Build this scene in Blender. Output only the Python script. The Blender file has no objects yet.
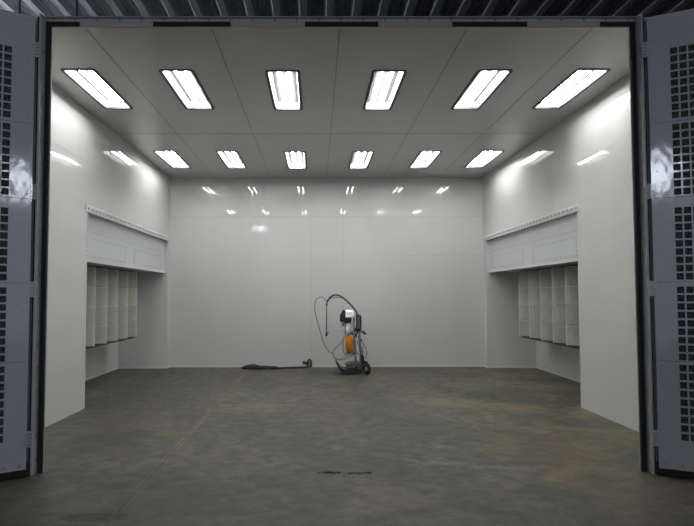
import bpy, bmesh, math, random
from mathutils import Vector, Matrix
random.seed(4)
SC = bpy.context.scene
COL = SC.collection
PI = math.pi
V = Vector

# ------------------------------------------------------------------ materials
def principled(name, base, rough=.5, metal=0., coat=0., spec=.5):
    m = bpy.data.materials.new(name); m.use_nodes = True
    b = m.node_tree.nodes['Principled BSDF']
    b.inputs['Base Color'].default_value = (*base, 1)
    b.inputs['Roughness'].default_value = rough
    b.inputs['Metallic'].default_value = metal
    b.inputs['Coat Weight'].default_value = coat
    b.inputs['Coat Roughness'].default_value = .03
    b.inputs['Specular IOR Level'].default_value = spec
    return m, m.node_tree, b

def node(nt, kind, **kw):
    n = nt.nodes.new(kind)
    for k, v in kw.items():
        if k in n.inputs.keys(): n.inputs[k].default_value = v
        else: setattr(n, k, v)
    return n

def noise(nt, vec, scale, detail=4, rough=.5, mapscale=None, dist=0.):
    if mapscale:
        mp = node(nt, 'ShaderNodeMapping'); mp.inputs['Scale'].default_value = mapscale
        nt.links.new(vec, mp.inputs['Vector']); vec = mp.outputs['Vector']
    n = node(nt, 'ShaderNodeTexNoise', Scale=scale, Detail=detail, Roughness=rough, Distortion=dist)
    nt.links.new(vec, n.inputs['Vector'])
    return n.outputs['Fac']

def ramp(nt, fac, stops):
    r = node(nt, 'ShaderNodeValToRGB'); e = r.color_ramp.elements
    while len(e) < len(stops): e.new(.5)
    for el, (p, c) in zip(e, stops):
        el.position = p; el.color = (*c, 1) if not isinstance(c, (int, float)) else (c, c, c, 1)
    nt.links.new(fac, r.inputs['Fac'])
    return r.outputs['Color']

def mix(nt, fac, a, b):
    m = node(nt, 'ShaderNodeMix', data_type='RGBA')
    for sock, v in ((m.inputs[0], fac), (m.inputs[6], a), (m.inputs[7], b)):
        if hasattr(v, 'is_linked'): nt.links.new(v, sock)
        else: sock.default_value = v if isinstance(v, float) else (*v, 1)
    return m.outputs[2]

def math_(nt, op, a, b=None, c=None):
    m = node(nt, 'ShaderNodeMath', operation=op)
    for i, v in enumerate((a, b, c)):
        if v is None: continue
        if hasattr(v, 'is_linked'): nt.links.new(v, m.inputs[i])
        else: m.inputs[i].default_value = v
    return m.outputs[0]

def objcoord(nt): return node(nt, 'ShaderNodeTexCoord').outputs['Object']

def bump(nt, b, height, dist, strength=1., sock='Normal'):
    n = node(nt, 'ShaderNodeBump', Strength=strength, Distance=dist)
    nt.links.new(height, n.inputs['Height']); nt.links.new(n.outputs['Normal'], b.inputs[sock])
    return n

def panel_mat(name, base, rough, wave=.004, scale=.9, stretch=(1, 1, .7)):
    m, nt, b = principled(name, base, rough)
    o = objcoord(nt)
    dirt = noise(nt, o, 1.3, 5, .6, (1, 1, .5))
    nt.links.new(ramp(nt, dirt, [(.3, tuple(c*.95 for c in base)), (.65, base)]), b.inputs['Base Color'])
    w = noise(nt, o, scale, 2, .45, stretch)
    if wave: bump(nt, b, w, wave)
    return m

M = {}
M['panel'] = panel_mat('white_gloss_panel', (.60, .60, .592), .03, .009)
M['panel_back'] = panel_mat('white_gloss_back_panel', (.60, .60, .592), .012, .0003, .8)
M['panel_back'].node_tree.nodes['Principled BSDF'].inputs['Specular IOR Level'].default_value = .32
M['ceiling_panel'] = panel_mat('white_ceiling_panel', (.50, .50, .49), .22, .004)
M['steel_white'] = panel_mat('white_steel_cover', (.57, .585, .60), .28, .002)
M['door_paint'] = panel_mat('grey_white_door_paint', (.46, .47, .50), .10, .003, 6.)
M['jamb_paint'] = panel_mat('grey_jamb_paint', (.40, .41, .42), .35, .0)
M['seam'] = principled('seam_sealant', (.41, .41, .40), .5)[0]
M['seam_dark'] = principled('dark_seam', (.2, .2, .195), .6)[0]
M['bolt'] = principled('bolt_head', (.30, .30, .30), .35, .6)[0]
M['rubber'] = principled('black_rubber_and_gap', (.008, .008, .008), .75)[0]
M['frame_dark'] = principled('dark_gasket', (.03, .03, .033), .5)[0]
M['base_strip'] = principled('base_strip', (.62, .63, .61), .3)[0]
M['lamp_tray'] = principled('grey_lamp_tray', (.07, .07, .072), .6, spec=.1)[0]
M['lamp_side'] = principled('white_lamp_side', (.35, .35, .35), .5)[0]
M['filter_edge'] = principled('white_filter_edge', (.70, .70, .68), .6)[0]
M['chrome'] = principled('brushed_steel', (.62, .62, .62), .25, 1.)[0]
M['bright'] = principled('white_enamel', (.88, .88, .88), .15)[0]
M['grey_metal'] = principled('grey_painted_metal', (.27, .275, .28), .4, .2)[0]
M['dark_metal'] = principled('black_painted_metal', (.018, .018, .02), .35)[0]
M['olive'] = principled('olive_grey_plate', (.075, .075, .06), .5)[0]
M['hose_grey'] = principled('grey_hose', (.24, .24, .235), .5)[0]
M['hose_black'] = principled('black_hose', (.02, .02, .022), .5)[0]
M['hose_red'] = principled('dull_red_hose', (.22, .09, .06), .5)[0]
M['hose_light'] = principled('pale_hose', (.40, .40, .38), .5)[0]
M['wand'] = principled('worn_olive_tube', (.18, .175, .14), .4, .4)[0]
M['blue_tip'] = principled('dark_blue_plastic', (.03, .035, .08), .4)[0]
M['blue_strap'] = principled('dark_blue_strap', (.006, .010, .04), .6)[0]
M['red_mark'] = principled('dull_red_print', (.5, .12, .08), .5)[0]

# orange mesh material of the guard
m, nt, b = principled('orange_perforated', (.75, .27, .01), .7, spec=.15)
o = objcoord(nt)
vor = node(nt, 'ShaderNodeTexVoronoi', Scale=55.); nt.links.new(o, vor.inputs['Vector'])
nt.links.new(ramp(nt, vor.outputs['Distance'], [(.15, (.34, .09, .002)), (.5, (.62, .20, .003))]), b.inputs['Base Color'])
M['orange'] = m

# filter paper: fine horizontal crimps and slight soiling
m, nt, b = principled('filter_paper', (.42, .42, .385), .85, spec=.2)
o = objcoord(nt)
d = noise(nt, o, 6, 5, .6)
nt.links.new(ramp(nt, d, [(.3, (.35, .35, .315)), (.7, (.44, .435, .395))]), b.inputs['Base Color'])
wv = node(nt, 'ShaderNodeTexWave', Scale=14., bands_direction='Z'); nt.links.new(o, wv.inputs['Vector'])
bump(nt, b, wv.outputs['Fac'], .0006)
M['filter'] = m
m, nt, b = principled('grey_filter_mat', (.035, .035, .033), .9, spec=.1)
o = objcoord(nt); d = noise(nt, o, 60, 3)
nt.links.new(ramp(nt, d, [(.35, .03), (.7, .12)]), b.inputs['Base Color'])
M['door_filter'] = m
m, nt, b = principled('galvanised_deck', (.30, .31, .34), .45, .35)
o = objcoord(nt)
d = noise(nt, o, 4, 6, .7, (14, .6, 6))
nt.links.new(ramp(nt, d, [(.3, (.14, .145, .16)), (.7, (.42, .43, .46))]), b.inputs['Base Color'])
M['deck'] = m

# lamp tubes
m = bpy.data.materials.new('fluorescent_tube'); m.use_nodes = True
nt = m.node_tree; nt.nodes.clear()
em = node(nt, 'ShaderNodeEmission', Strength=82.0); em.inputs['Color'].default_value = (1., .995, .975, 1)
out = node(nt, 'ShaderNodeOutputMaterial'); nt.links.new(em.outputs[0], out.inputs['Surface'])
M['tube'] = m

# concrete floor with saw cut, rust and spatter
m, nt, b = principled('concrete', (.17, .165, .14), .5)
o = objcoord(nt)
sx = node(nt, 'ShaderNodeSeparateXYZ'); nt.links.new(o, sx.inputs[0])
X, Y = sx.outputs['X'], sx.outputs['Y']
n1 = noise(nt, o, 1.1, 9, .66, (1., .9, 1), .4)
n2 = noise(nt, o, 7., 6, .65, (.9, 1.1, 1), .3)
c = ramp(nt, n1, [(.33, (.050, .051, .038)), (.5, (.090, .087, .064)), (.66, (.150, .138, .100))])
c = mix(nt, ramp(nt, n2, [(.38, 0.), (.66, .75)]), c, (.066, .066, .056))
# ochre patches, mostly on the right of the floor
n3 = noise(nt, o, .8, 5, .6, (1, 1.4, 1), .8)
side = math_(nt, 'MULTIPLY_ADD', X, .035, .0)
och = ramp(nt, math_(nt, 'ADD', n3, side), [(.56, 0.), (.74, .55)])
c = mix(nt, och, c, (.24, .18, .10))
def blob(cx, cy, rx, ry, lo, hi, amt, wob=.35, sc=3.):
    dx = math_(nt, 'DIVIDE', math_(nt, 'SUBTRACT', X, cx), rx)
    dy = math_(nt, 'DIVIDE', math_(nt, 'SUBTRACT', Y, cy), ry)
    r2 = math_(nt, 'ADD', math_(nt, 'MULTIPLY', dx, dx), math_(nt, 'MULTIPLY', dy, dy))
    r = math_(nt, 'ADD', math_(nt, 'SQRT', r2), math_(nt, 'MULTIPLY', math_(nt, 'SUBTRACT', noise(nt, o, sc, 6, .7), .5), wob*4))
    return ramp(nt, r, [(lo, amt), (hi, 0.)])
c = mix(nt, blob(1.75, .75, .35, .55, .3, 1., .45), c, (.22, .155, .075))
c = mix(nt, blob(2.4, .7, .45, .45, .3, 1., .4), c, (.26, .18, .09))
c = mix(nt, blob(-1.80, -.93, .25, .085, .7, 1.25, .9), c, (.022, .014, .009))
c = mix(nt, blob(-1.85, 1.25, .16, .12, .3, 1., .6), c, (.20, .12, .06))
c = mix(nt, blob(-1.1, 2.6, .9, .5, .1, 1., .35), c, (.23, .17, .11))
c = mix(nt, blob(.9, .25, .35, .22, .1, .8, .4, .9, 11.), c, (.26, .26, .25))
c = mix(nt, blob(1.5, .1, .6, .10, .1, .8, .35, .9, 13.), c, (.26, .26, .25))
# long saw cut with rust bleeding from it
wobx = math_(nt, 'ADD', math_(nt, 'ADD', X, 1.645), math_(nt, 'MULTIPLY', math_(nt, 'SUBTRACT', noise(nt, o, 6., 4, .6), .5), .016))
ax = math_(nt, 'ABSOLUTE', wobx)
rn = noise(nt, o, 2.2, 5, .7, (3, 1, 1))
halo = math_(nt, 'MULTIPLY', ramp(nt, ax, [(.0, 1.), (.035, 0.)]), ramp(nt, rn, [(.36, 0.), (.55, .95)]))
far = ramp(nt, math_(nt, 'MULTIPLY_ADD', Y, .1, .05), [(.06, 0.25), (.14, 1.)])
c = mix(nt, math_(nt, 'MULTIPLY', halo, far), c, (.36, .25, .14))
c = mix(nt, ramp(nt, ax, [(.006, .9), (.011, 0.)]), c, (.035, .03, .022))
ay = math_(nt, 'ABSOLUTE', math_(nt, 'SUBTRACT', Y, 1.45))
c = mix(nt, math_(nt, 'MULTIPLY', ramp(nt, ay, [(.004, .5), (.012, 0.)]), ramp(nt, n2, [(.4, .2), (.6, 1.)])), c, (.25, .22, .17))
nt.links.new(c, b.inputs['Base Color'])
nt.links.new(ramp(nt, n2, [(.3, .42), (.7, .65)]), b.inputs['Roughness'])
bump(nt, b, n2, .004)
M['concrete'] = m

# ------------------------------------------------------------------ mesh helpers
class MB:
    def __init__(s): s.bm = bmesh.new(); s.mats = []
    def slot(s, key):
        if key not in s.mats: s.mats.append(key)
        return s.mats.index(key)
    def _new(s, f0, key, smooth=False):
        k = s.slot(key)
        for f in s.bm.faces:
            if f0 == 0 or not f.tag: f.material_index = k; f.smooth = smooth; f.tag = True
    def box(s, a, b, key, rot=None, bev=0.):
        f0 = len(s.bm.faces)
        lo = [min(a[i], b[i]) for i in range(3)]; hi = [max(a[i], b[i]) for i in range(3)]
        vs = [s.bm.verts.new(p) for p in [(x, y, z) for x in (lo[0], hi[0]) for y in (lo[1], hi[1]) for z in (lo[2], hi[2])]]
        fs = []
        for idx in ((0,1,3,2), (4,6,7,5), (0,4,5,1), (2,3,7,6), (0,2,6,4), (1,5,7,3)):
            fs.append(s.bm.faces.new([vs[i] for i in idx]))
        if bev:
            es = list({e for f in fs for e in f.edges})
            for f in fs: f.tag = False
            bmesh.ops.bevel(s.bm, geom=es, offset=bev, segments=2, affect='EDGES', profile=.5)
        if rot is not None:
            for v in {v for f in s.bm.faces if not f.tag for v in f.verts}: v.co = rot @ v.co
        s.bm.faces.index_update()
        s._new(f0, key)
        return s
    def cyl(s, p0, p1, r0, key, r1=None, n=16, cap=True, smooth=True):
        r1 = r0 if r1 is None else r1
        p0, p1 = V(p0), V(p1); d = (p1-p0).normalized()
        u = d.orthogonal().normalized(); w = d.cross(u)
        f0 = len(s.bm.faces)
        A = [s.bm.verts.new(p0+(u*math.cos(t)+w*math.sin(t))*r0) for t in [2*PI*i/n for i in range(n)]]
        B = [s.bm.verts.new(p1+(u*math.cos(t)+w*math.sin(t))*r1) for t in [2*PI*i/n for i in range(n)]]
        for i in range(n): s.bm.faces.new((A[i], A[(i+1) % n], B[(i+1) % n], B[i]))
        s._new(f0, key, smooth); f1 = len(s.bm.faces)
        if cap: s.bm.faces.new(A[::-1]); s.bm.faces.new(B)
        s._new(f1, key, False)
        return s
    def tube(s, pts, r, key, n=10, sub=8, closed=False, taper=None):
        P = smooth_path([V(p) for p in pts], sub)
        f0 = len(s.bm.faces); rings = []
        t = (P[1]-P[0]).normalized(); u = t.orthogonal().normalized()
        for i, p in enumerate(P):
            tt = (P[min(i+1, len(P)-1)]-P[max(i-1, 0)]).normalized()
            u = (u-tt*u.dot(tt)).normalized(); w = tt.cross(u)
            rr = r if taper is None else r+(taper-r)*i/(len(P)-1)
            rings.append([s.bm.verts.new(p+(u*math.cos(a)+w*math.sin(a))*rr) for a in [2*PI*k/n for k in range(n)]])
        for a, b in zip(rings, rings[1:]):
            for k in range(n): s.bm.faces.new((a[k], a[(k+1) % n], b[(k+1) % n], b[k]))
        s.bm.faces.new(rings[0][::-1]); s.bm.faces.new(rings[-1])
        s._new(f0, key, True)
        return s
    def lathe(s, prof, axis0, axisdir, key, n=24):
        # prof: list of (radius, distance along the axis)
        p, d = V(axis0), V(axisdir).normalized(); u = d.orthogonal().normalized(); w = d.cross(u)
        f0 = len(s.bm.faces)
        R = [[s.bm.verts.new(p+d*h+(u*math.cos(2*PI*k/n)+w*math.sin(2*PI*k/n))*r) for k in range(n)] for r, h in prof]
        for a, b in zip(R, R[1:]):
            for k in range(n): s.bm.faces.new((a[k], a[(k+1) % n], b[(k+1) % n], b[k]))
        s.bm.faces.new(R[0][::-1]); s.bm.faces.new(R[-1])
        s._new(f0, key, True)
        return s
    def prism(s, poly, a, b, axis, key):
        # poly: 2-D outline in the two remaining axes (order x,y,z), extruded a..b along axis
        f0 = len(s.bm.faces)
        def mk(q, t):
            l = list(q); l.insert(axis, t); return s.bm.verts.new(l)
        A = [mk(q, a) for q in poly]; B = [mk(q, b) for q in poly]
        k = len(poly)
        for i in range(k): s.bm.faces.new((A[i], A[(i+1) % k], B[(i+1) % k], B[i]))
        s.bm.faces.new(A[::-1]); s.bm.faces.new(B)
        s._new(f0, key)
        return s
    def build(s, name, parent=None, loc=None, rotz=0):
        bmesh.ops.recalc_face_normals(s.bm, faces=s.bm.faces[:])
        me = bpy.data.meshes.new(name); s.bm.to_mesh(me); s.bm.free()
        for k in s.mats: me.materials.append(M[k])
        o = bpy.data.objects.new(name, me); COL.objects.link(o)
        if parent: o.parent = parent
        if loc is not None: o.location = loc
        o.rotation_euler.z = rotz
        return o

def smooth_path(P, sub):
    if len(P) < 3 or sub < 2: return P
    out = []
    for i in range(len(P)-1):
        p0 = P[max(i-1, 0)]; p1 = P[i]; p2 = P[i+1]; p3 = P[min(i+2, len(P)-1)]
        for k in range(sub):
            t = k/sub
            out.append(.5*((2*p1)+(p2-p0)*t+(2*p0-5*p1+4*p2-p3)*t*t+(-p0+3*p1-3*p2+p3)*t**3))
    out.append(P[-1]); return out

def tag(o, label, cat=None, group=None, kind=None):
    o['label'] = label
    if cat: o['category'] = cat
    if group: o['group'] = group
    if kind: o['kind'] = kind
    return o
def empty(name, loc=(0, 0, 0), rotz=0):
    o = bpy.data.objects.new(name, None); COL.objects.link(o); o.location = loc; o.rotation_euler.z = rotz
    o.empty_display_size = .2
    return o
def struct(o, label): return tag(o, label, None, None, 'structure')
def copy_tree(o, parent=None):
    c = o.copy(); COL.objects.link(c); c.parent = parent
    for ch in list(o.children): copy_tree(ch, c)
    return c

# ------------------------------------------------------------------ dimensions
W, D, H = 3.40, 6.62, 4.096        # booth half width, depth, height
OX, OZ = 2.61, 3.965               # doorway half width and height
RY0, RY1, RZ, RX = 2.57, 6.46, 2.70, 4.43   # exhaust recess in the side walls
SZ = 2.02                          # underside of the recess header

# ------------------------------------------------------------------ floor and shell
f = MB().box((-14, -14, -.2), (14, 14, 0), 'concrete').build('floor')
struct(f, 'worn grey concrete floor running from the hall into the booth')

def side_wall(s, name):
    b = MB()
    b.box((s*W, .02, 0), (s*4.6, RY0, H), 'panel')
    b.box((s*W, RY0, RZ), (s*4.6, RY1, H), 'panel')
    b.box((s*W, RY1, 0), (s*4.6, D, H), 'panel')
    b.box((s*RX, RY0, 0), (s*4.6, RY1, RZ), 'panel')
    # lapped seams between the wall sheets
    def hs(z, y0, y1): b.box((s*(W-.0015), y0, z-.0025), (s*(W+.01), y1, z+.0025), 'seam')
    def vs(y, z0, z1): b.box((s*(W-.0015), y-.003, z0), (s*(W+.01), y+.003, z1), 'seam')
    hs(3.39, .02, D); hs(2.815, .02, D); hs(2.36, .02, RY0); hs(1.19, .02, RY0)
    vs(3.3, 2.82, H); vs(RY0-.06, 0, 2.815)
    o = b.build(name)
    return o
struct(side_wall(-1, 'wall_left'), 'glossy white steel left booth wall with a deep exhaust recess')
struct(side_wall(1, 'wall_right'), 'glossy white steel right booth wall with a deep exhaust recess')

b = MB().box((-4.6, D, 0), (4.6, D+.1, H), 'panel_back')
def bh(z, x0, x1): b.box((x0, D-.0015, z-.003), (x1, D+.01, z+.003), 'seam')
def bv(x, z0, z1): b.box((x-.003, D-.0015, z0), (x+.003, D+.01, z1), 'seam')
bh(3.25, -W, W); bh(2.395, .35, W); bh(2.07, -.35, .35); bh(1.215, .35, W)
bv(-.35, 0, 3.25); bv(.35, 2.07, 3.25)
struct(b.build('wall_back'), 'glossy white steel back wall of the booth')

# front wall beside and above the doorway
b = MB()
for s in (-1, 1):
    b.box((s*(OX+.016), 0, 0), (s*4.6, .02, H-.05), 'panel')
b.prism([(0, OZ+.005), (0, H-.05), (.11, H+.012), (.12, H+.012), (.12, H), (.02, H-.07), (.02, OZ+.005)], -4.6, 4.6, 0, 'panel')
struct(b.build('wall_front'), 'white front wall of the booth around the wide doorway')

# ceiling, cut out for the twelve lamps
LW, LL = .377, 1.254
LX = [-2.92, -1.815, -.61, .61, 1.815, 2.92]
LY = [1.177+LL/2, 4.506+LL/2]
b = MB()
iw, il = LW/2-.018, LL/2-.018
ys = [.12]
for y in LY: ys += [y-il, y+il]
ys += [D]
xs = [-4.6]
for x in LX: xs += [x-iw, x+iw]
xs += [4.6]
for j in range(len(ys)-1):
    if j % 2 == 0: b.box((-4.6, ys[j], H), (4.6, ys[j+1], H+.015), 'ceiling_panel')
    else:
        for i in range(0, len(xs)-1, 2): b.box((xs[i], ys[j], H), (xs[i+1], ys[j+1], H+.015), 'ceiling_panel')
for x in (-2.43, -1.225, 0, 1.22, 2.42): b.box((x-.006, .12, H-.0015), (x+.006, D, H+.01), 'seam_dark')
b.box((-W, 3.49, H-.0015), (W, 3.51, H+.01), 'seam_dark')
struct(b.build('ceiling'), 'white panelled booth ceiling')

# pale angle strips along the foot of the walls
for name, segs in (('baseboard_back', [((-W, D-.02, 0), (W, D, .035))]),
                   ('baseboard_left', [((-W, RY1, 0), (-W+.012, D-.02, .035)), ((-RX, RY1-.02, 0), (-W, RY1, .035)), ((-RX, RY0, 0), (-RX+.02, RY1-.02, .035))]),
                   ('baseboard_right', [((W, RY1, 0), (W-.012, D-.02, .035)), ((RX, RY1-.02, 0), (W, RY1, .035)), ((RX, RY0, 0), (RX-.02, RY1-.02, .035))])):
    b = MB()
    for a, c in segs: b.box(a, c, 'base_strip')
    struct(b.build(name), 'pale metal strip at the foot of the booth wall')

# ------------------------------------------------------------------ recess headers, bolted flange and access plates
trimno = [0]
def trim_name():
    trimno[0] += 1; return 'trim_%d' % trimno[0]
for s, sd in ((-1, 'left'), (1, 'right')):
    b = MB()
    fx = W+.075
    b.box((s*fx, RY0, SZ), (s*RX, RY1, RZ), 'steel_white')
    b.box((s*(fx-.0015), RY0, 2.452), (s*fx, RY1, 2.458), 'seam')
    b.box((s*(fx-.03), RY0, SZ-.004), (s*fx, RY1, SZ+.035), 'base_strip')
    struct(b.build(trim_name()), 'white boxed header over the %s exhaust recess' % sd)
    # bolted flange
    b = MB()
    b.prism([(s*W, 2.702), (s*(W-.012), 2.702), (s*(W-.012), 2.80), (s*W, 2.806)], RY0-.09, RY1, 1, 'base_strip')
    n = 31
    for i in range(n):
        y = RY0-.02+(RY1-.04-RY0)*i/(n-1)
        b.cyl((s*(W-.012), y, 2.750), (s*(W-.024), y, 2.750), .013, 'bolt', n=6, smooth=False)
        b.cyl((s*(W-.012), y+.06, 2.765), (s*(W-.030), y+.06, 2.765), .013, 'bright', n=8, smooth=False)
    struct(b.build(trim_name()), 'bolted steel flange over the %s exhaust recess' % sd)
    # access plates, riveted all round
    for y0, y1, which in ((2.70, 4.24, 'longer riveted white access plate, the one nearer the doorway, on the %s recess header' % sd),
                          (4.62, 6.28, 'riveted white access plate nearer the back wall on the %s recess header' % sd)):
        b = MB().box((s*(fx-.006), y0, 2.085), (s*fx, y1, 2.385), 'steel_white', bev=.002)
        ny, nz = 13, 4
        for i in range(ny):
            y = y0+.035+(y1-y0-.07)*i/(ny-1)
            for z in (2.11, 2.36): b.cyl((s*(fx-.006), y, z), (s*(fx-.011), y, z), .0095, 'bolt', n=8)
        for k in range(1, nz-1+1):
            z = 2.11+.25*k/nz
            for y in (y0+.035, y1-.035): b.cyl((s*(fx-.006), y, z), (s*(fx-.011), y, z), .0095, 'bolt', n=8)
        o = b.build('access_plate')
        tag(o, which, 'access plate', 'riveted plates on the %s recess header' % sd)

# ------------------------------------------------------------------ exhaust filters
def filter_cell():
    # pleat bulging towards +x, ridge at x=0, valleys at x=-.2; 0.47 wide (y), 0.31 high (z from 0)
    root = empty('exhaust_filter')
    hw, hh, dep = .233, .305, .31
    prof = []
    for i in range(17):
        t = -1+2*i/16
        prof.append((-dep*(abs(t)**1.9), t*hw))
    b = MB()
    back = [(x-.012, y) for x, y in prof[::-1]]
    b.prism(prof+back, .004, hh-.004, 2, 'filter')
    for f in b.bm.faces: f.smooth = False
    b.build('pleated_media', root)
    b = MB()
    inn = [(x+.006, y*1.0) for x, y in prof]; bk = [(x-.02, y) for x, y in prof[::-1]]
    b.prism(inn+bk, hh-.002, hh+.006, 2, 'filter_edge')
    b.build('cross_strip', root)
    b = MB().box((-.012, -.006, .0), (.009, .007, hh), 'filter_edge', bev=.002)
    b.build('ridge_strip', root)
    return root
ridge_y = [3.66, 4.13, 4.60, 5.09, 5.575]
rows = [('bottom row', .742), ('second lowest row', 1.056), ('second highest row', 1.370), ('top row', 1.684)]
cols = ['nearest the doorway', 'second from the doorway', 'in the middle', 'second from the back wall', 'nearest the back wall']
proto = filter_cell(); first = True
for s, sd in ((-1, 'left'), (1, 'right')):
    for j, y in enumerate(ridge_y):
        for rn_, z in rows:
            o = proto if first else copy_tree(proto); first = False
            o.location = (s*3.75, y, z); o.rotation_euler.z = 0 if s < 0 else PI
            tag(o, 'pleated filter in %s recess, %s, column %s' % (sd, rn_, cols[j]), 'air filter', 'exhaust filters in the %s recess' % sd)
    # frame holding them
    b = MB()
    y0, y1 = RY0+.01, ridge_y[-1]+.24; y2 = ridge_y[-1]+.03
    b.box((s*4.09, y0, .733), (s*4.40, y1, 2.000), 'steel_white')
    o = b.build('filter_rack')
    tag(o, 'white filter plenum behind the pleated filters in the %s recess' % sd, 'filter rack')
    for lo, up_, za, zb in (('bottom', 'under', .716, .732), ('top', 'over', 2.001, 2.013)):
        b = MB().box((s*3.80, y0, za+.004), (s*4.40 if lo == 'top' else s*4.08, y2, zb), 'frame_dark')
        b.box((s*3.775, y0, za), (s*3.80, y2, zb-.002), 'frame_dark')
        if lo == 'bottom':
            for yy in (3.0, 4.4, 5.5): b.box((s*4.06, yy, za+.002), (s*4.08, yy+.03, zb-.001), 'chrome')
        tag(b.build('filter_rail'), 'dark steel rail running %s the pleated filters of the %s recess' % (up_, sd), 'rail', 'filter rails of the %s recess' % sd)

# ------------------------------------------------------------------ ceiling lamps
def rrect(hw, hl, r, n=5):
    P = []
    for cx, cy, a0 in ((hw-r, hl-r, 0), (-hw+r, hl-r, PI/2), (-hw+r, -hl+r, PI), (hw-r, -hl+r, 3*PI/2)):
        for i in range(n+1):
            a = a0+PI/2*i/n; P.append((cx+r*math.cos(a), cy+r*math.sin(a)))
    return P
def ring(b, outer, inner, z0, z1, key):
    f0 = len(b.bm.faces)
    n = len(outer)
    R = [[b.bm.verts.new((x, y, z)) for x, y in P] for P, z in ((outer, z1), (outer, z0), (inner, z0), (inner, z1))]
    for a, c in zip(R, R[1:]):
        for k in range(n): b.bm.faces.new((a[k], a[(k+1) % n], c[(k+1) % n], c[k]))
    b._new(f0, key)
def ceiling_light():
    root = empty('ceiling_light')
    b = MB(); hw, hl = LW/2, LL/2
    ring(b, rrect(hw+.012, hl+.010, .05), rrect(hw-.023, hl-.023, .034), -.007, .02, 'frame_dark')
    b.build('frame', root)
    # reflector tray: bright sloping sides up to a greyer flat top
    b = MB(); a, c = rrect(hw-.019, hl-.019, .031), rrect(hw-.045, hl-.035, .02)
    n = len(a)
    A = [b.bm.verts.new((x, y, -.003)) for x, y in a]; Bv = [b.bm.verts.new((x, y, .092)) for x, y in c]
    for k in range(n): b.bm.faces.new((A[k], A[(k+1) % n], Bv[(k+1) % n], Bv[k]))
    b._new(0, 'lamp_side')
    b.bm.faces.new(Bv)
    b._new(1, 'lamp_tray')
    b.build('reflector', root)
    for x in (-.058, .058):
        b = MB().cyl((x, -hl+.05, .072), (x, hl-.05, .072), .014, 'tube', n=12)
        t = b.build('tube', root)
        for y0, y1 in ((-hl+.036, -hl+.05), (hl-.05, hl-.036)): MB().cyl((x, y0, .072), (x, y1, .072), .015, 'bright', n=10).build('end_cap', t)
    return root
xl = ['far left', 'second from the left', 'third from the left', 'third from the right', 'second from the right', 'far right']
proto = ceiling_light(); first = True
for j, y in enumerate(LY):
    for i, x in enumerate(LX):
        o = proto if first else copy_tree(proto); first = False
        o.location = (x, y+(-.03, -.01, .01, .01, -.01, -.03)[i], H)
        tag(o, 'recessed ceiling lamp, %s in the row %s' % (xl[i], ('nearest the doorway', 'nearest the back wall')[j]), 'ceiling light', 'recessed lamps in the booth ceiling')

# ------------------------------------------------------------------ doorway frame
for s, sd in ((-1, 'left'), (1, 'right')):
    b = MB()
    # slanting channel jamb standing proud of the front wall
    b.box((s*(OX), -.004, 0), (s*(OX+.05), .0, OZ+.09), 'base_strip')
    b.prism([(s*(OX+.046), -.004), (s*(OX+.060), -.088), (s*(OX+.076), -.088), (s*(OX+.076), -.080), (s*(OX+.068), -.080), (s*(OX+.068), -.004)], 0, OZ+.085, 2, 'jamb_paint')
    b.box((s*(OX+.070), -.070, 0), (s*(OX+.098), -.055, OZ+.07), 'rubber')  # black strip put in for the shade of the gap between jamb and door
    b.box((s*(OX+.068), -.055, 0), (s*(OX+.16), -.004, OZ+.07), 'jamb_paint')
    for k in range(20):
        z = .12+k*.2
        b.cyl((s*(OX+.053), -.045, z), (s*(OX+.047), -.045, z), .009, 'bolt', n=8)
    struct(b.build(trim_name()), 'grey steel %s jamb of the booth doorway' % sd)
    b = MB().box((s*(OX+.006), -.03, 0), (s*(OX+.047), -.0045, OZ+.048), 'rubber', bev=.006)
    struct(b.build(trim_name()), 'black rubber seal down the %s jamb' % sd)
b = MB()
b.box((-OX-.068, -.012, OZ+.0), (OX+.068, 0, OZ+.088), 'jamb_paint')
b.box((-OX-.07, -.045, OZ+.078), (OX+.07, -.012, OZ+.084), 'jamb_paint')
b.box((-OX-.07, -.018, OZ+.046), (OX+.07, -.012, OZ+.052), 'jamb_paint')
for k in range(27):
    x = -2.6+k*.2
    b.cyl((x, -.012, OZ+.072), (x, -.017, OZ+.064), .009, 'bolt', n=8)
struct(b.build(trim_name()), 'grey steel header beam over the booth doorway')
b = MB()
e = OX+.045
for x0, x1 in ((-e, -2.36), (-1.695, -.998), (-.327, .336), (1.008, 1.681), (2.345, e)):
    b.box((x0, -.032, OZ+.004), (x1, -.0125, OZ+.044), 'rubber', bev=.004)
struct(b.build(trim_name()), 'black rubber seal strips along the doorway header')

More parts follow.
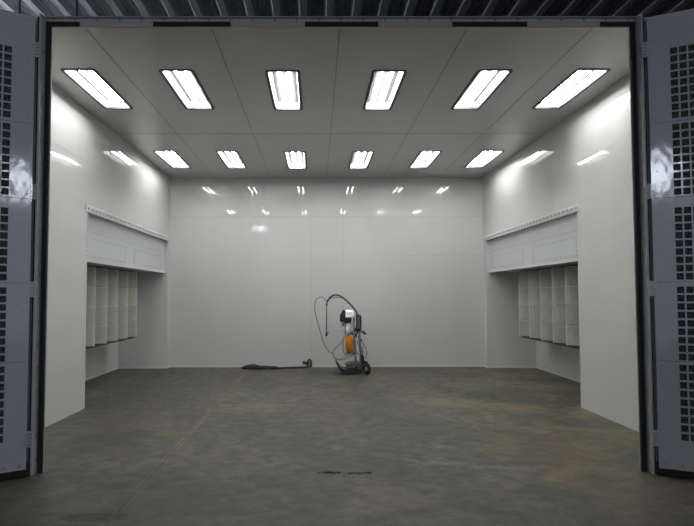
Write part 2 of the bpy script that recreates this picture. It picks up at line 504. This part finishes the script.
# ------------------------------------------------------------------ the two folded-back doors
sections = [(3.69, 3.069), (3.018, 2.402), (2.292, 1.672), (1.613, .988), (.95, .315)]
seams_z = [3.043, 2.383, 1.652, .977]
NC = 8
def door(s, number, sd, ang):
    # local x: away from the hinge, local y: towards the hall is -y for the left door
    th = math.radians(ang)
    root = empty('door_%d' % number, (s*2.705, -.115, 0))
    root.rotation_euler.z = 0
    struct(root, 'tall grey %s booth door folded back against the front, with perforated panels' % sd)
    ex = V((s*math.cos(th), -math.sin(th), 0)); ey = V((s*math.sin(th), math.cos(th), 0)) * -1  # ey faces the hall
    ey = V((-s*math.sin(th), -math.cos(th), 0))
    mat = Matrix(((ex.x, ey.x, 0, 0), (ex.y, ey.y, 0, 0), (0, 0, 1, 0), (0, 0, 0, 1)))
    def fin(b, name, par=root):
        for v in b.bm.verts: v.co = mat @ v.co
        return b.build(name, par)
    s0, pit, hole = (.173, .0705, .0555) if s < 0 else (.165, .0655, .0525)
    zt, zb, L = 4.0, .065, .98
    bounds = [zt]+seams_z+[zb]
    for k, (ht, hb) in enumerate(sections):
        b = MB(); z1, z0 = bounds[k]-.0015, bounds[k+1]+.0015
        xb = [0]
        for c in range(NC): xb += [s0+c*pit, s0+c*pit+hole]
        xb += [L]
        hv = .0555; rowp = (ht-hb-hv)/8
        zb_ = [z0]
        for r_ in range(9): zz = hb+r_*rowp; zb_ += [zz, zz+hv]
        zb_ += [z1]
        f0 = 0
        T = .003
        grid = {}
        def vt(i, j, t):
            if (i, j, t) not in grid: grid[i, j, t] = b.bm.verts.new((xb[i], t, zb_[j]))
            return grid[i, j, t]
        holes = {(i, j) for i in range(1, len(xb)-1, 2) for j in range(1, len(zb_)-1, 2)}
        for i in range(len(xb)-1):
            for j in range(len(zb_)-1):
                if (i, j) in holes:
                    for (a, c) in (((i, j), (i+1, j)), ((i+1, j), (i+1, j+1)), ((i+1, j+1), (i, j+1)), ((i, j+1), (i, j))):
                        b.bm.faces.new((vt(*a, 0), vt(*c, 0), vt(*c, T), vt(*a, T)))
                else:
                    for t in (0, T): b.bm.faces.new([vt(i, j, t), vt(i+1, j, t), vt(i+1, j+1, t), vt(i, j+1, t)][::1 if t else -1])
        nx, nz = len(xb)-1, len(zb_)-1
        for i in range(nx):
            for j in (0, nz): b.bm.faces.new((vt(i, j, 0), vt(i+1, j, 0), vt(i+1, j, T), vt(i, j, T)))
        for j in range(nz):
            for i in (0, nx): b.bm.faces.new((vt(i, j, 0), vt(i, j+1, 0), vt(i, j+1, T), vt(i, j, T)))
        b._new(0, 'door_paint')
        nr = max(2, round((z1-z0)/.165))
        for r_ in range(nr):
            z = z0+.04+(z1-z0-.08)*r_/(nr-1)
            for x in (.045,): b.cyl((x, T, z), (x, T+.003, z), .0065, 'bolt', n=8)
        if k == 4:
            for q in range(8): b.cyl((.05+q*.118, T, .10), (.05+q*.118, T+.004, .10), .010, 'bolt', n=8)
            b.box((.0, T, .065), (L, T+.006, .075), 'door_paint')
        fin(b, 'face_sheet')
    b = MB()
    b.box((0, -.05, .065), (.02, -.001, zt), 'jamb_paint'); b.box((L-.02, -.05, .065), (L, -.001, zt), 'jamb_paint')
    b.box((.02, -.05, .065), (L-.02, -.001, .09), 'jamb_paint'); b.box((.02, -.05, zt-.025), (L-.02, -.001, zt), 'jamb_paint')
    b.box((.02, -.055, .065), (L-.02, -.05, zt), 'jamb_paint')
    fin(b, 'door_frame')
    b = MB().box((.02, -.03, .09), (L-.02, -.012, zt-.03), 'door_filter')
    fin(b, 'filter_mat')
    b = MB().box((-.008, -.045, .005), (L, .006, .062), 'rubber', bev=.005)
    b.box((-.012, -.045, .04), (0, .004, .10), 'rubber')
    fin(b, 'bottom_seal')
    for z in (3.71, 2.447, 1.598, .315):
        b = MB()
        w = mat.inverted()
        hx = -.012
        b.cyl((hx, .004, z-.065), (hx, .004, z+.065), .009, 'jamb_paint', n=10)
        b.box((hx, -.006, z-.068), (.012, .008, z+.068), 'door_paint', bev=.002)
        for q in (-.04, 0, .04): b.cyl((.004, .007, z+q), (.004, .011, z+q), .006, 'bolt', n=8)
        h = fin(b, 'hinge')
        # the leaf on the jamb is square to the doorway
        b = MB()
        b.box((-s*.050, -.002, z-.068), (-s*.004, .004, z+.068), 'door_paint', bev=.0015)
        for q in (-.045, -.015, .015, .045):
            for xx in (.04, .022): b.cyl((-s*xx, -.002, z+q), (-s*xx, -.006, z+q), .007, 'bolt', n=8)
        b.build('hinge_leaf', h)
    return root
door(-1, 1, 'left', 32)
door(1, 2, 'right', 25)

# ------------------------------------------------------------------ hall roof deck above the booth
b = MB(); pitch = .305; zc = 4.80
prof = [(0, 0), (.075, 0), (.085, .012), (.10, .035), (.115, .05), (.135, .05), (.142, .042), (.149, .05), (.18, .05), (.187, .042), (.194, .05), (.225, .05), (.232, .042), (.239, .05), (.265, .05), (.28, .035), (.295, .012)]
pts = []
n = int(24/pitch)
for k in range(n):
    for x, z in prof: pts.append((-12+k*pitch+x, z+zc))
up = [(x, z+.01) for x, z in pts[::-1]]
f0 = 0
A = [[b.bm.verts.new((x, y, z)) for x, z in pts] for y in (-13, 13)]
B2 = [[b.bm.verts.new((x, y, z+.004)) for x, z in pts] for y in (-13, 13)]
for i in range(len(pts)-1):
    b.bm.faces.new((A[0][i], A[0][i+1], A[1][i+1], A[1][i]))
    b.bm.faces.new((B2[0][i], B2[1][i], B2[1][i+1], B2[0][i+1]))
b._new(0, 'deck')
me_o = b.build('ceiling_hall'); me_o.name = 'hall_roof'
struct(me_o, 'ribbed metal roof deck of the dark hall above the booth')
for x, key, lab in ((-3.38, 'blue_strap', 'dark blue strap hanging from the roof deck above the left door'),
                    (-2.772, 'hose_black', 'thin black rod hanging from the roof deck above the left jamb')):
    b = MB().box((x-.008, .79, H+.1), (x+.014, .80, zc+.02), key, bev=.002)
    b.box((x-.03, .77, H+.1), (x+.03, .82, H+.112), key); b.box((x-.022, .785, zc-.03), (x+.022, .805, zc+.001), key)
    tag(b.build('hanging_strap' if key == 'blue_strap' else 'hanging_rod'), lab, 'strap' if key == 'blue_strap' else 'rod')

# ------------------------------------------------------------------ paint sprayer cart
S = .0195
PY = 5.74
root = empty('paint_sprayer', (.330, PY, 0))
tag(root, 'wheeled airless paint sprayer with looping hoses and an orange guard by the back wall', 'paint sprayer')
def q(px, py, y=0.): return ((px-345.)*S, y, (375.-py)*S)
def Q(l, y=0.): return [q(a[0], a[1], a[2] if len(a) > 2 else y) for a in l]
# skid base: shallow tray with turned-up front lip
b = MB()
tray = Q([(335.2, 361.8), (336.6, 361.5), (338.5, 365.5), (341.5, 369.2), (346, 370.5), (360.5, 369.3), (361.5, 366.5), (363, 366.5), (362.5, 372), (357, 373.8), (346, 374.7), (341.5, 374.2), (338.6, 369.5)])
poly = [(p[0], p[2]) for p in tray]
b.prism(poly, -.22, .20, 1, 'dark_metal')
bmesh.ops.bevel(b.bm, geom=[e_ for e_ in b.bm.edges], offset=.006, segments=2, affect='EDGES')
b._new(0, 'dark_metal')
b.build('base', root)
b = MB()
pl = [(p[0], p[2]) for p in Q([(345, 365.4), (352, 363.8), (359.5, 363.4), (360, 366), (353, 367.6), (346.5, 368.2)])]
b.prism(pl, -.17, .17, 1, 'olive')
for px in (348, 357): b.cyl(q(px, 366, -.1), q(px, 371, -.1), .012, 'dark_metal'); b.cyl(q(px, 366, .1), q(px, 371, .1), .012, 'dark_metal')
b.build('pump_plate', root)
# axle and wheels
wc = q(367.2, 366.8)
b = MB().cyl((wc[0], -.20, wc[2]), (wc[0], .22, wc[2]), .011, 'chrome')
b.tube(Q([(361.5, 370), (364, 368), (367.2, 366.8)], -.12), .014, 'dark_metal'); b.tube(Q([(361.5, 370), (364, 368), (367.2, 366.8)], .12), .014, 'dark_metal')
b.build('axle', root)
rotw = Matrix.Rotation(math.radians(0), 4, 'Z')
for y in (-.20, .20):
    b = MB()
    dr_ = V((math.sin(math.radians(68)), math.cos(math.radians(68)), 0))
    # wheel turned a little on its caster fork
    c0 = V((wc[0], y, .108))
    b.lathe([(.045, -.026), (.088, -.028), (.103, -.02), (.108, 0), (.103, .02), (.088, .028), (.045, .026)], c0, dr_, 'rubber', 28)
    w_ = b.build('wheel', root)
    b = MB().lathe([(.016, -.036), (.046, -.029), (.046, .029), (.016, .036)], c0, dr_, 'grey_metal', 16)
    b.build('hub', w_)
# upright frame: two rails joined by a handle hoop
b = MB()
for y in (-.14, .14):
    b.tube(Q([(363.5, 371.5), (361.8, 356), (360.2, 340), (359.2, 326), (357.6, 316.5), (356.8, 315.8)], y), .016, 'grey_metal')
    b.tube(Q([(356.5, 367), (355.2, 345), (354.2, 330), (354.6, 318)], y), .012, 'chrome')
b.cyl(q(356.8, 315.8, -.14), q(356.8, 315.8, .14), .016, 'grey_metal')
b.cyl(q(361.8, 352, -.14), q(361.8, 352, .14), .012, 'grey_metal')
b.cyl(q(360.2, 336, -.14), q(360.2, 336, .14), .012, 'grey_metal')
b.cyl(q(355.2, 345, -.14), q(355.2, 345, .14), .010, 'chrome')
b.build('frame', root)
b = MB()
b.prism([(p[0], p[2]) for p in Q([(360.8, 355), (363.2, 355), (364.8, 364), (364.5, 370), (361, 370)])], -.17, .17, 1, 'dark_metal')
b.build('axle_guard', root)
# black grip loops of the handle
b = MB()
b.tube(Q([(356.6, 317), (360.0, 316.6), (360.8, 319), (360.4, 329), (359.6, 332)], -.15), .019, 'dark_metal')
b.tube(Q([(356.6, 317), (357, 324), (356.2, 330), (357.4, 332)], -.15), .017, 'dark_metal')
b.build('handle_grip', root)
# motor: curved black side casing, bright cover, black underside
b = MB()
b.tube(Q([(343.0, 323), (343.2, 317), (344.0, 313.4), (345.4, 311.8)], 0), .040, 'dark_metal', n=14)
b.lathe([(.02, 0), (.05, .004), (.055, .05), (.055, .15), (.05, .155), (.02, .16)], q(342.8, 323.2), (0.05, 0, 1), 'dark_metal', 18)
b.build('motor_side_casing', root)
b = MB()
x0, z0 = q(346, 318.6)[::2]; x1, z1 = q(354, 310.9)[::2]
b.prism([(-.13, z0), (-.13, z0+.03), (-.03, z1-.012), (-.015, z1), (.10, z1), (.11, z1-.01), (.11, z0)], x0, x1, 0, 'bright')
bmesh.ops.bevel(b.bm, geom=b.bm.edges[:], offset=.010, segments=2, affect='EDGES')
b._new(0, 'bright')
mh = b.build('motor_cover', root); mh['label'] = 'bright white cover with dull red print'
b = MB()
for x0_, x1_ in ((347.2, 348.6), (349.2, 350.2), (350.8, 352.2)):
    for t0 in (.30, .52):
        # raised strokes lying on the sloping face
        ya, za = -.13+.10*t0, z0+.03+(z1-.042-z0)*t0
        yb, zb = -.13+.10*(t0+.13), z0+.03+(z1-.042-z0)*(t0+.13)
        b.prism([(ya-.0035, za+.002), (yb-.0035, zb+.002), (yb, zb), (ya, za)], q(x0_, 0)[0], q(x1_, 0)[0], 0, 'red_mark')
b.build('print', mh)
b = MB()
b.box(q(344.4, 322.3, -.10), q(352, 318.7, .10), 'dark_metal', bev=.012)
b.lathe([(.03, 0), (.075, .01), (.085, .05), (.06, .075)], q(348, 324.7), (0, 0, 1), 'dark_metal', 18)
b.build('motor_underside', root)
# pump body and tie rods
b = MB()
b.lathe([(.05, 0), (.08, .02), (.085, .09), (.06, .12), (.055, .19), (.07, .20)], q(348.5, 334.2), (0, 0, 1), 'bright', 20)
for dx in (-2.9, 2.9):
    for y in (-.06, .06): b.cyl(q(348.5+dx, 336, y), q(348.5+dx, 323, y), .009, 'chrome')
b.build('pump_body', root)
b = MB()
b.box(q(342.2, 329.6, -.05), q(344.8, 323.2, .05), 'grey_metal', bev=.01)
b.cyl(q(343.6, 328.6, -.06), q(343.6, 328.6, -.045), .02, 'bright'); b.cyl(q(343.6, 325.4, -.06), q(343.6, 325.4, -.045), .014, 'dark_metal')
b.build('pressure_valve', root)
b = MB()
b.lathe([(.022, 0), (.03, .01), (.03, .30), (.022, .31)], q(355.6, 352), (0, 0, 1), 'grey_metal', 16)
b.lathe([(.03, 0), (.042, .01), (.042, .08), (.03, .09)], q(356.2, 347), (0, 0, 1), 'dark_metal', 16)
b.lathe([(.03, 0), (.036, .01), (.036, .06), (.03, .07)], q(355.2, 338), (0, 0, 1), 'chrome', 16)
b.cyl(q(352, 335.4), q(358.5, 334.6), .02, 'dark_metal')
b.cyl(q(352, 354.6), q(361.6, 354.4), .024, 'chrome')
for z0_, k_ in ((341.5, 'bright'), (344.2, 'hose_black'), (350.0, 'bright')): b.lathe([(.03, 0), (.045, .006), (.045, .03), (.03, .036)], q(354.8, z0_, -.03), (.1, 0, 1), k_, 12)
b.tube(Q([(353.2, 333, -.06), (354.6, 337, -.08), (353.6, 342, -.08), (355.4, 347, -.08), (354.4, 353, -.07)]), .010, 'hose_light')
b.tube(Q([(356.6, 331, -.06), (357.8, 337, -.08), (356.8, 344, -.08), (358.2, 350, -.08), (359.8, 355, -.07)]), .011, 'bright')
b.build('fluid_pump', root)
b = MB()
b.lathe([(.03, 0), (.04, .01), (.04, .05), (.02, .07), (.02, .13)], q(361.6, 354.6, -.05), (0.12, 0, 1), 'dark_metal', 14)
b.build('drain_valve', root)
# orange guard with its hanging cage
b = MB()
og = [(p[0], p[2]) for p in Q([(346.2, 337.4), (352, 337.2), (352.8, 339), (352.9, 351.5), (351.6, 354), (348.8, 354.2), (347.0, 352.4), (345.7, 349.5), (345.6, 339.2)])]
b.prism(og, -.17, -.09, 1, 'orange')
bmesh.ops.bevel(b.bm, geom=[e_ for e_ in b.bm.edges], offset=.008, segments=2, affect='EDGES')
b._new(0, 'orange', True)
g = b.build('mesh_guard', root); g['label'] = 'orange perforated guard'
b = MB()
b.tube(Q([(349, 335.2, -.10), (345.8, 336.2, -.11), (343.6, 339, -.11), (343.2, 350, -.11), (344.6, 355, -.11)]), .012, 'grey_metal')
b.tube(Q([(349, 335.2, -.10), (352.8, 336.2, -.11), (354, 339.5, -.11), (353.9, 350.5, -.11), (352.6, 355.4, -.11)]), .010, 'grey_metal')
b.tube(Q([(344.6, 355, -.11), (348.8, 356.4, -.11), (352.6, 355.4, -.11)]), .010, 'grey_metal')
b.build('guard_cage', root)
b = MB()
b.cyl(q(349, 355.6, -.02), q(349, 349, -.02), .05, 'grey_metal'); b.cyl(q(349, 349, -.02), q(349, 334, -.02), .035, 'chrome')
b.build('suction_column', root)
# orange-handled valve lever
b = MB()
a0, a1, a2, a3 = q(357.2, 328.6, -.19), q(360.2, 331.2, -.19), q(363, 332.8, -.19), q(365.8, 334.8, -.19)
b.cyl(a0, a1, .032, 'dark_metal'); b.cyl(a2, a3, .026, 'dark_metal', r1=.02)
lv = b.build('spray_lever', root)
b = MB().cyl(V(a1)*1, V(a2), .027, 'orange', n=14)
z_ = b.build('lever_sleeve', lv); z_['label'] = 'orange sleeve'
b = MB().tube([a0, q(355.6, 329.6, -.16), q(355, 333, -.10)], .02, 'dark_metal').build('lever_mount', root)
# hoses
b = MB()
b.tube(Q([(326.8, 302.6, -.1), (328.6, 300.4, -.1), (331, 297.6, -.1), (335, 295.7, -.1), (340, 296.6, -.12), (346, 300.8, -.14), (352, 306.8, -.15), (356.4, 312.6, -.15), (358.6, 317.4, -.13), (359.4, 324, -.1), (358, 332, -.08), (356.2, 338, -.05)]), .016, 'hose_black')
b.build('main_hose', root)
b = MB()
b.tube(Q([(327, 303.4, -.09), (329.6, 299.6, -.1), (334, 298.2, -.1), (339.6, 298.0, -.11), (342.5, 298.6, -.11)]), .008, 'hose_red')
b.tube(Q([(327.2, 304, -.09), (330.6, 301.3, -.1), (334.4, 299.4, -.1), (338, 299.0, -.11)]), .006, 'hose_light')
h_ = b.build('hose_sleeve', root); h_['label'] = 'dull red and pale lines wrapped along the hose arch'
b = MB()
b.tube(Q([(326.8, 302.4, -.1), (324.4, 299.3, -.1), (321, 297.8, -.1), (317.4, 299.2, -.1), (315, 303.4, -.1), (314.6, 309, -.1), (316, 317, -.1), (318.6, 326.5, -.1), (320.8, 334.5, -.1), (324, 345, -.1), (328.4, 352, -.1), (332.6, 354.8, -.1), (334.2, 357.8, -.1), (337.4, 360.2, -.12), (342, 360.6, -.14), (348.5, 359, -.15), (354, 355.2, -.12)]), .0105, 'hose_grey')
b.build('whip_hose', root)
b = MB()
b.tube(Q([(333.2, 357, -.16), (333.2, 352.6, -.16), (336, 348.4, -.16), (340.4, 344.4, -.16), (343.2, 340.4, -.15), (346.4, 335.8, -.13), (350.5, 333.4, -.12), (353.4, 331.6, -.10)]), .0105, 'hose_grey')
b.tube(Q([(333.2, 357, -.16), (336, 359.6, -.17), (341, 359.4, -.18), (347, 357, -.19), (353, 352, -.17), (355.4, 344, -.12)]), .009, 'hose_grey')
b.build('hose_loop', root)
b = MB()
b.tube(Q([(358, 336.5, -.1), (360.6, 340.5, -.1), (363.6, 344.6, -.1), (366.4, 350, -.1), (367.3, 355, -.1), (365.6, 358.6, -.1), (363, 358.6, -.08), (361.6, 356.4, -.06)]), .0105, 'hose_grey')
b.lathe([(.012, 0), (.02, .005), (.02, .03), (.012, .035)], q(361.0, 342, -.1), (.5, 0, .8), 'dark_metal', 12)
b.build('fluid_hose', root)
b = MB()
b.tube(Q([(328, 334, -.1), (333, 332.4, -.1), (338, 331.6, -.1), (342.4, 332.4, -.1), (345.4, 334.6, -.08), (347.6, 333, -.04)]), .005, 'hose_light')
b.build('thin_line', root)
# spray wand hanging from the hose arch
b = MB()
b.cyl(q(326.9, 302.4, -.1), q(326.5, 331.2, -.1), .013, 'wand', n=12)
b.cyl(q(326.85, 304, -.1), q(326.8, 306.4, -.1), .018, 'dark_metal', n=12)
w_ = b.build('spray_wand', root)
b = MB()
b.lathe([(.012, 0), (.02, .012), (.024, .05), (.018, .075), (.012, .08)], q(326.4, 337.4, -.1), (0.02, 0, 1), 'blue_tip', 14)
b.cyl(q(326.4, 334.2, -.1), q(328.6, 333.4, -.1), .012, 'blue_tip'); b.cyl(q(326.5, 333.6, -.1), q(326.5, 331, -.1), .010, 'chrome')
t_ = b.build('wand_tip', w_); t_['label'] = 'dark blue spray tip'

# ------------------------------------------------------------------ coiled black hose with its coupling
root = empty('air_hose', (-1.41, 6.36, 0))
tag(root, 'coiled black hose lying flat by the back wall, its end running to the right', 'hose')
b = MB(); P = []
for k in range(7*14+1):
    a = 2*PI*k/14
    r = .13+.13*(.5+.5*math.sin(k*.21))
    P.append((-.11+1.0*r*math.cos(a)+(.02*math.sin(k)), .46*r*math.sin(a), .020+.085*(k/98)*math.exp(-((r*math.cos(a)+.06)/.2)**2)*.7))
b.tube(P, .018, 'hose_black', n=8, sub=3)
P2 = [P[-1], (.30, -.02, .045), (.36, .04, .022), (.2, .09, .02), (.12, .04, .03), (.26, -.07, .022), (.42, -.02, .02), (.6, .06, .018), (.8, .10, .018), (.93, .13, .018), (1.0, .16, .03), (1.025, .18, .09), (1.02, .185, .155), (.985, .19, .165), (.96, .19, .12), (.955, .19, .085)]
P2 = [p if p is P[-1] else (p[0]+(.035 if p[0] > .9 else 0), p[1], p[2]) for p in P2]
b.tube(P2, .018, 'hose_black', n=8, sub=6)
b.tube([(.15, .02, .02), (.28, -.06, .025), (.35, .02, .03), (.22, .08, .035), (.05, .03, .05)], .018, 'hose_black', n=8, sub=6)
b.build('hose', root)
b = MB()
b.cyl((.99, .19, .115), (.99, .19, .055), .034, 'dark_metal'); b.cyl((.99, .19, .055), (.99, .19, .03), .02, 'chrome')
b.cyl((1.058, .185, .02), (1.058, .185, .14), .026, 'dark_metal')
b.cyl((.90, .19, .112), (.985, .19, .092), .026, 'dark_metal'); b.lathe([(.02, 0), (.034, .006), (.034, .03), (.02, .035)], (.885, .19, .116), (1, 0, -.25), 'dark_metal', 12)
b.build('coupling', root)

# ------------------------------------------------------------------ rubber crumbs on the sill line
def crumbs(x0, x1, y, lab):
    b = MB(); n = 15
    for k in range(n):
        x = x0+(x1-x0)*(k+random.uniform(-.4, .4))/(n-1)
        w = random.choice((.004, .005, .009, .012))
        R_ = Matrix.Translation((x, y+random.uniform(-.012, .012), 0)) @ Matrix.Rotation(random.uniform(-.5, .5), 4, 'Z')
        b.box((-w, -random.uniform(.004, .010), 0), (w, random.uniform(.004, .009), random.uniform(.004, .010)), 'rubber', rot=R_)
    return tag(b.build('rubber_debris'), lab, 'debris', None, 'stuff')
crumbs(-.215, -.025, -.03, 'broken black rubber crumbs on the concrete at the doorway, left strip')
crumbs(.045, .245, -.05, 'thin black rubber crumbs on the concrete at the doorway, right strip')

# ------------------------------------------------------------------ lights of the hall, and added fill
def area(name, loc, target, sx_, sy_, power, col, shape='RECTANGLE', spread=180):
    L_ = bpy.data.lights.new(name, 'AREA'); L_.shape = shape; L_.size = sx_; L_.size_y = sy_
    L_.energy = power; L_.color = col; L_.spread = math.radians(spread)
    o = bpy.data.objects.new(name, L_); COL.objects.link(o); o.location = loc
    o.rotation_euler = (V(target)-V(loc)).to_track_quat('-Z', 'Y').to_euler()
    return o
area('hall_lamp', (2.53, -8, 4.33), (-2.9, -.2, 2.6), .55, .8, 1.6, (.80, .88, 1.), 'ELLIPSE', 44)
area('hall_lamp', (.47, -8, 4.17), (2.9, -.2, 2.6), .5, .8, .55, (.80, .88, 1.), 'ELLIPSE', 25)
area('hall_lamp', (-2.84, -6, 4.62), (-.5, 6.6, 2.4), .7, .26, 9, (.95, .97, 1.), 'RECTANGLE')
area('deck_fill_light', (-5.4, .9, 4.40), (-1.5, 1.5, 4.83), .5, .5, 85, (.90, .94, 1.), 'RECTANGLE', 120)  # unseen light added beside the booth, aimed up to brighten only the roof deck

w = bpy.data.worlds.new('World'); SC.world = w; w.use_nodes = True
# cool fill added from behind the camera to brighten the doors
nt = w.node_tree; bg = nt.nodes['Background']
bg.inputs['Color'].default_value = (.82, .87, 1., 1)
tc = node(nt, 'ShaderNodeTexCoord'); dp = node(nt, 'ShaderNodeVectorMath', operation='DOT_PRODUCT')
nt.links.new(tc.outputs['Generated'], dp.inputs[0]); dp.inputs[1].default_value = (.30, -.95, 0.)
nt.links.new(math_(nt, 'MULTIPLY', ramp(nt, dp.outputs['Value'], [(.15, .03), (.9, 1.)]), .95), bg.inputs['Strength'])

# ------------------------------------------------------------------ camera
cd = bpy.data.cameras.new('camera'); cam = bpy.data.objects.new('camera', cd); COL.objects.link(cam)
SC.camera = cam
yaw, pitch_, roll = .0029, .0409, -.0014
cd.sensor_fit = 'HORIZONTAL'; cd.sensor_width = 36.; cd.lens = 520./694*36
cd.shift_x = 28.94/694; cd.shift_y = 10.8/694; cd.clip_end = 200
fw = V((math.sin(yaw)*math.cos(pitch_), math.cos(yaw)*math.cos(pitch_), math.sin(pitch_)))
rt = V((math.cos(yaw), -math.sin(yaw), 0)); upv = rt.cross(fw)
rt2 = rt*math.cos(roll)+upv*math.sin(roll); up2 = upv*math.cos(roll)-rt*math.sin(roll)
R3 = Matrix((rt2, up2, -fw)).transposed()
cam.matrix_world = Matrix.Translation((-.2247, -4.6212, 1.5446)) @ R3.to_4x4()

SC.view_settings.view_transform = 'Standard'
try: SC.view_settings.look = 'None'
except Exception: pass
SC.view_settings.exposure = -.2; SC.view_settings.gamma = 1.; SC.view_settings.use_curve_mapping = False
SC.cycles.max_bounces = 10; SC.cycles.diffuse_bounces = 6; SC.cycles.glossy_bounces = 4
SC.cycles.use_denoising = True
SC.cycles.sample_clamp_indirect = 10.
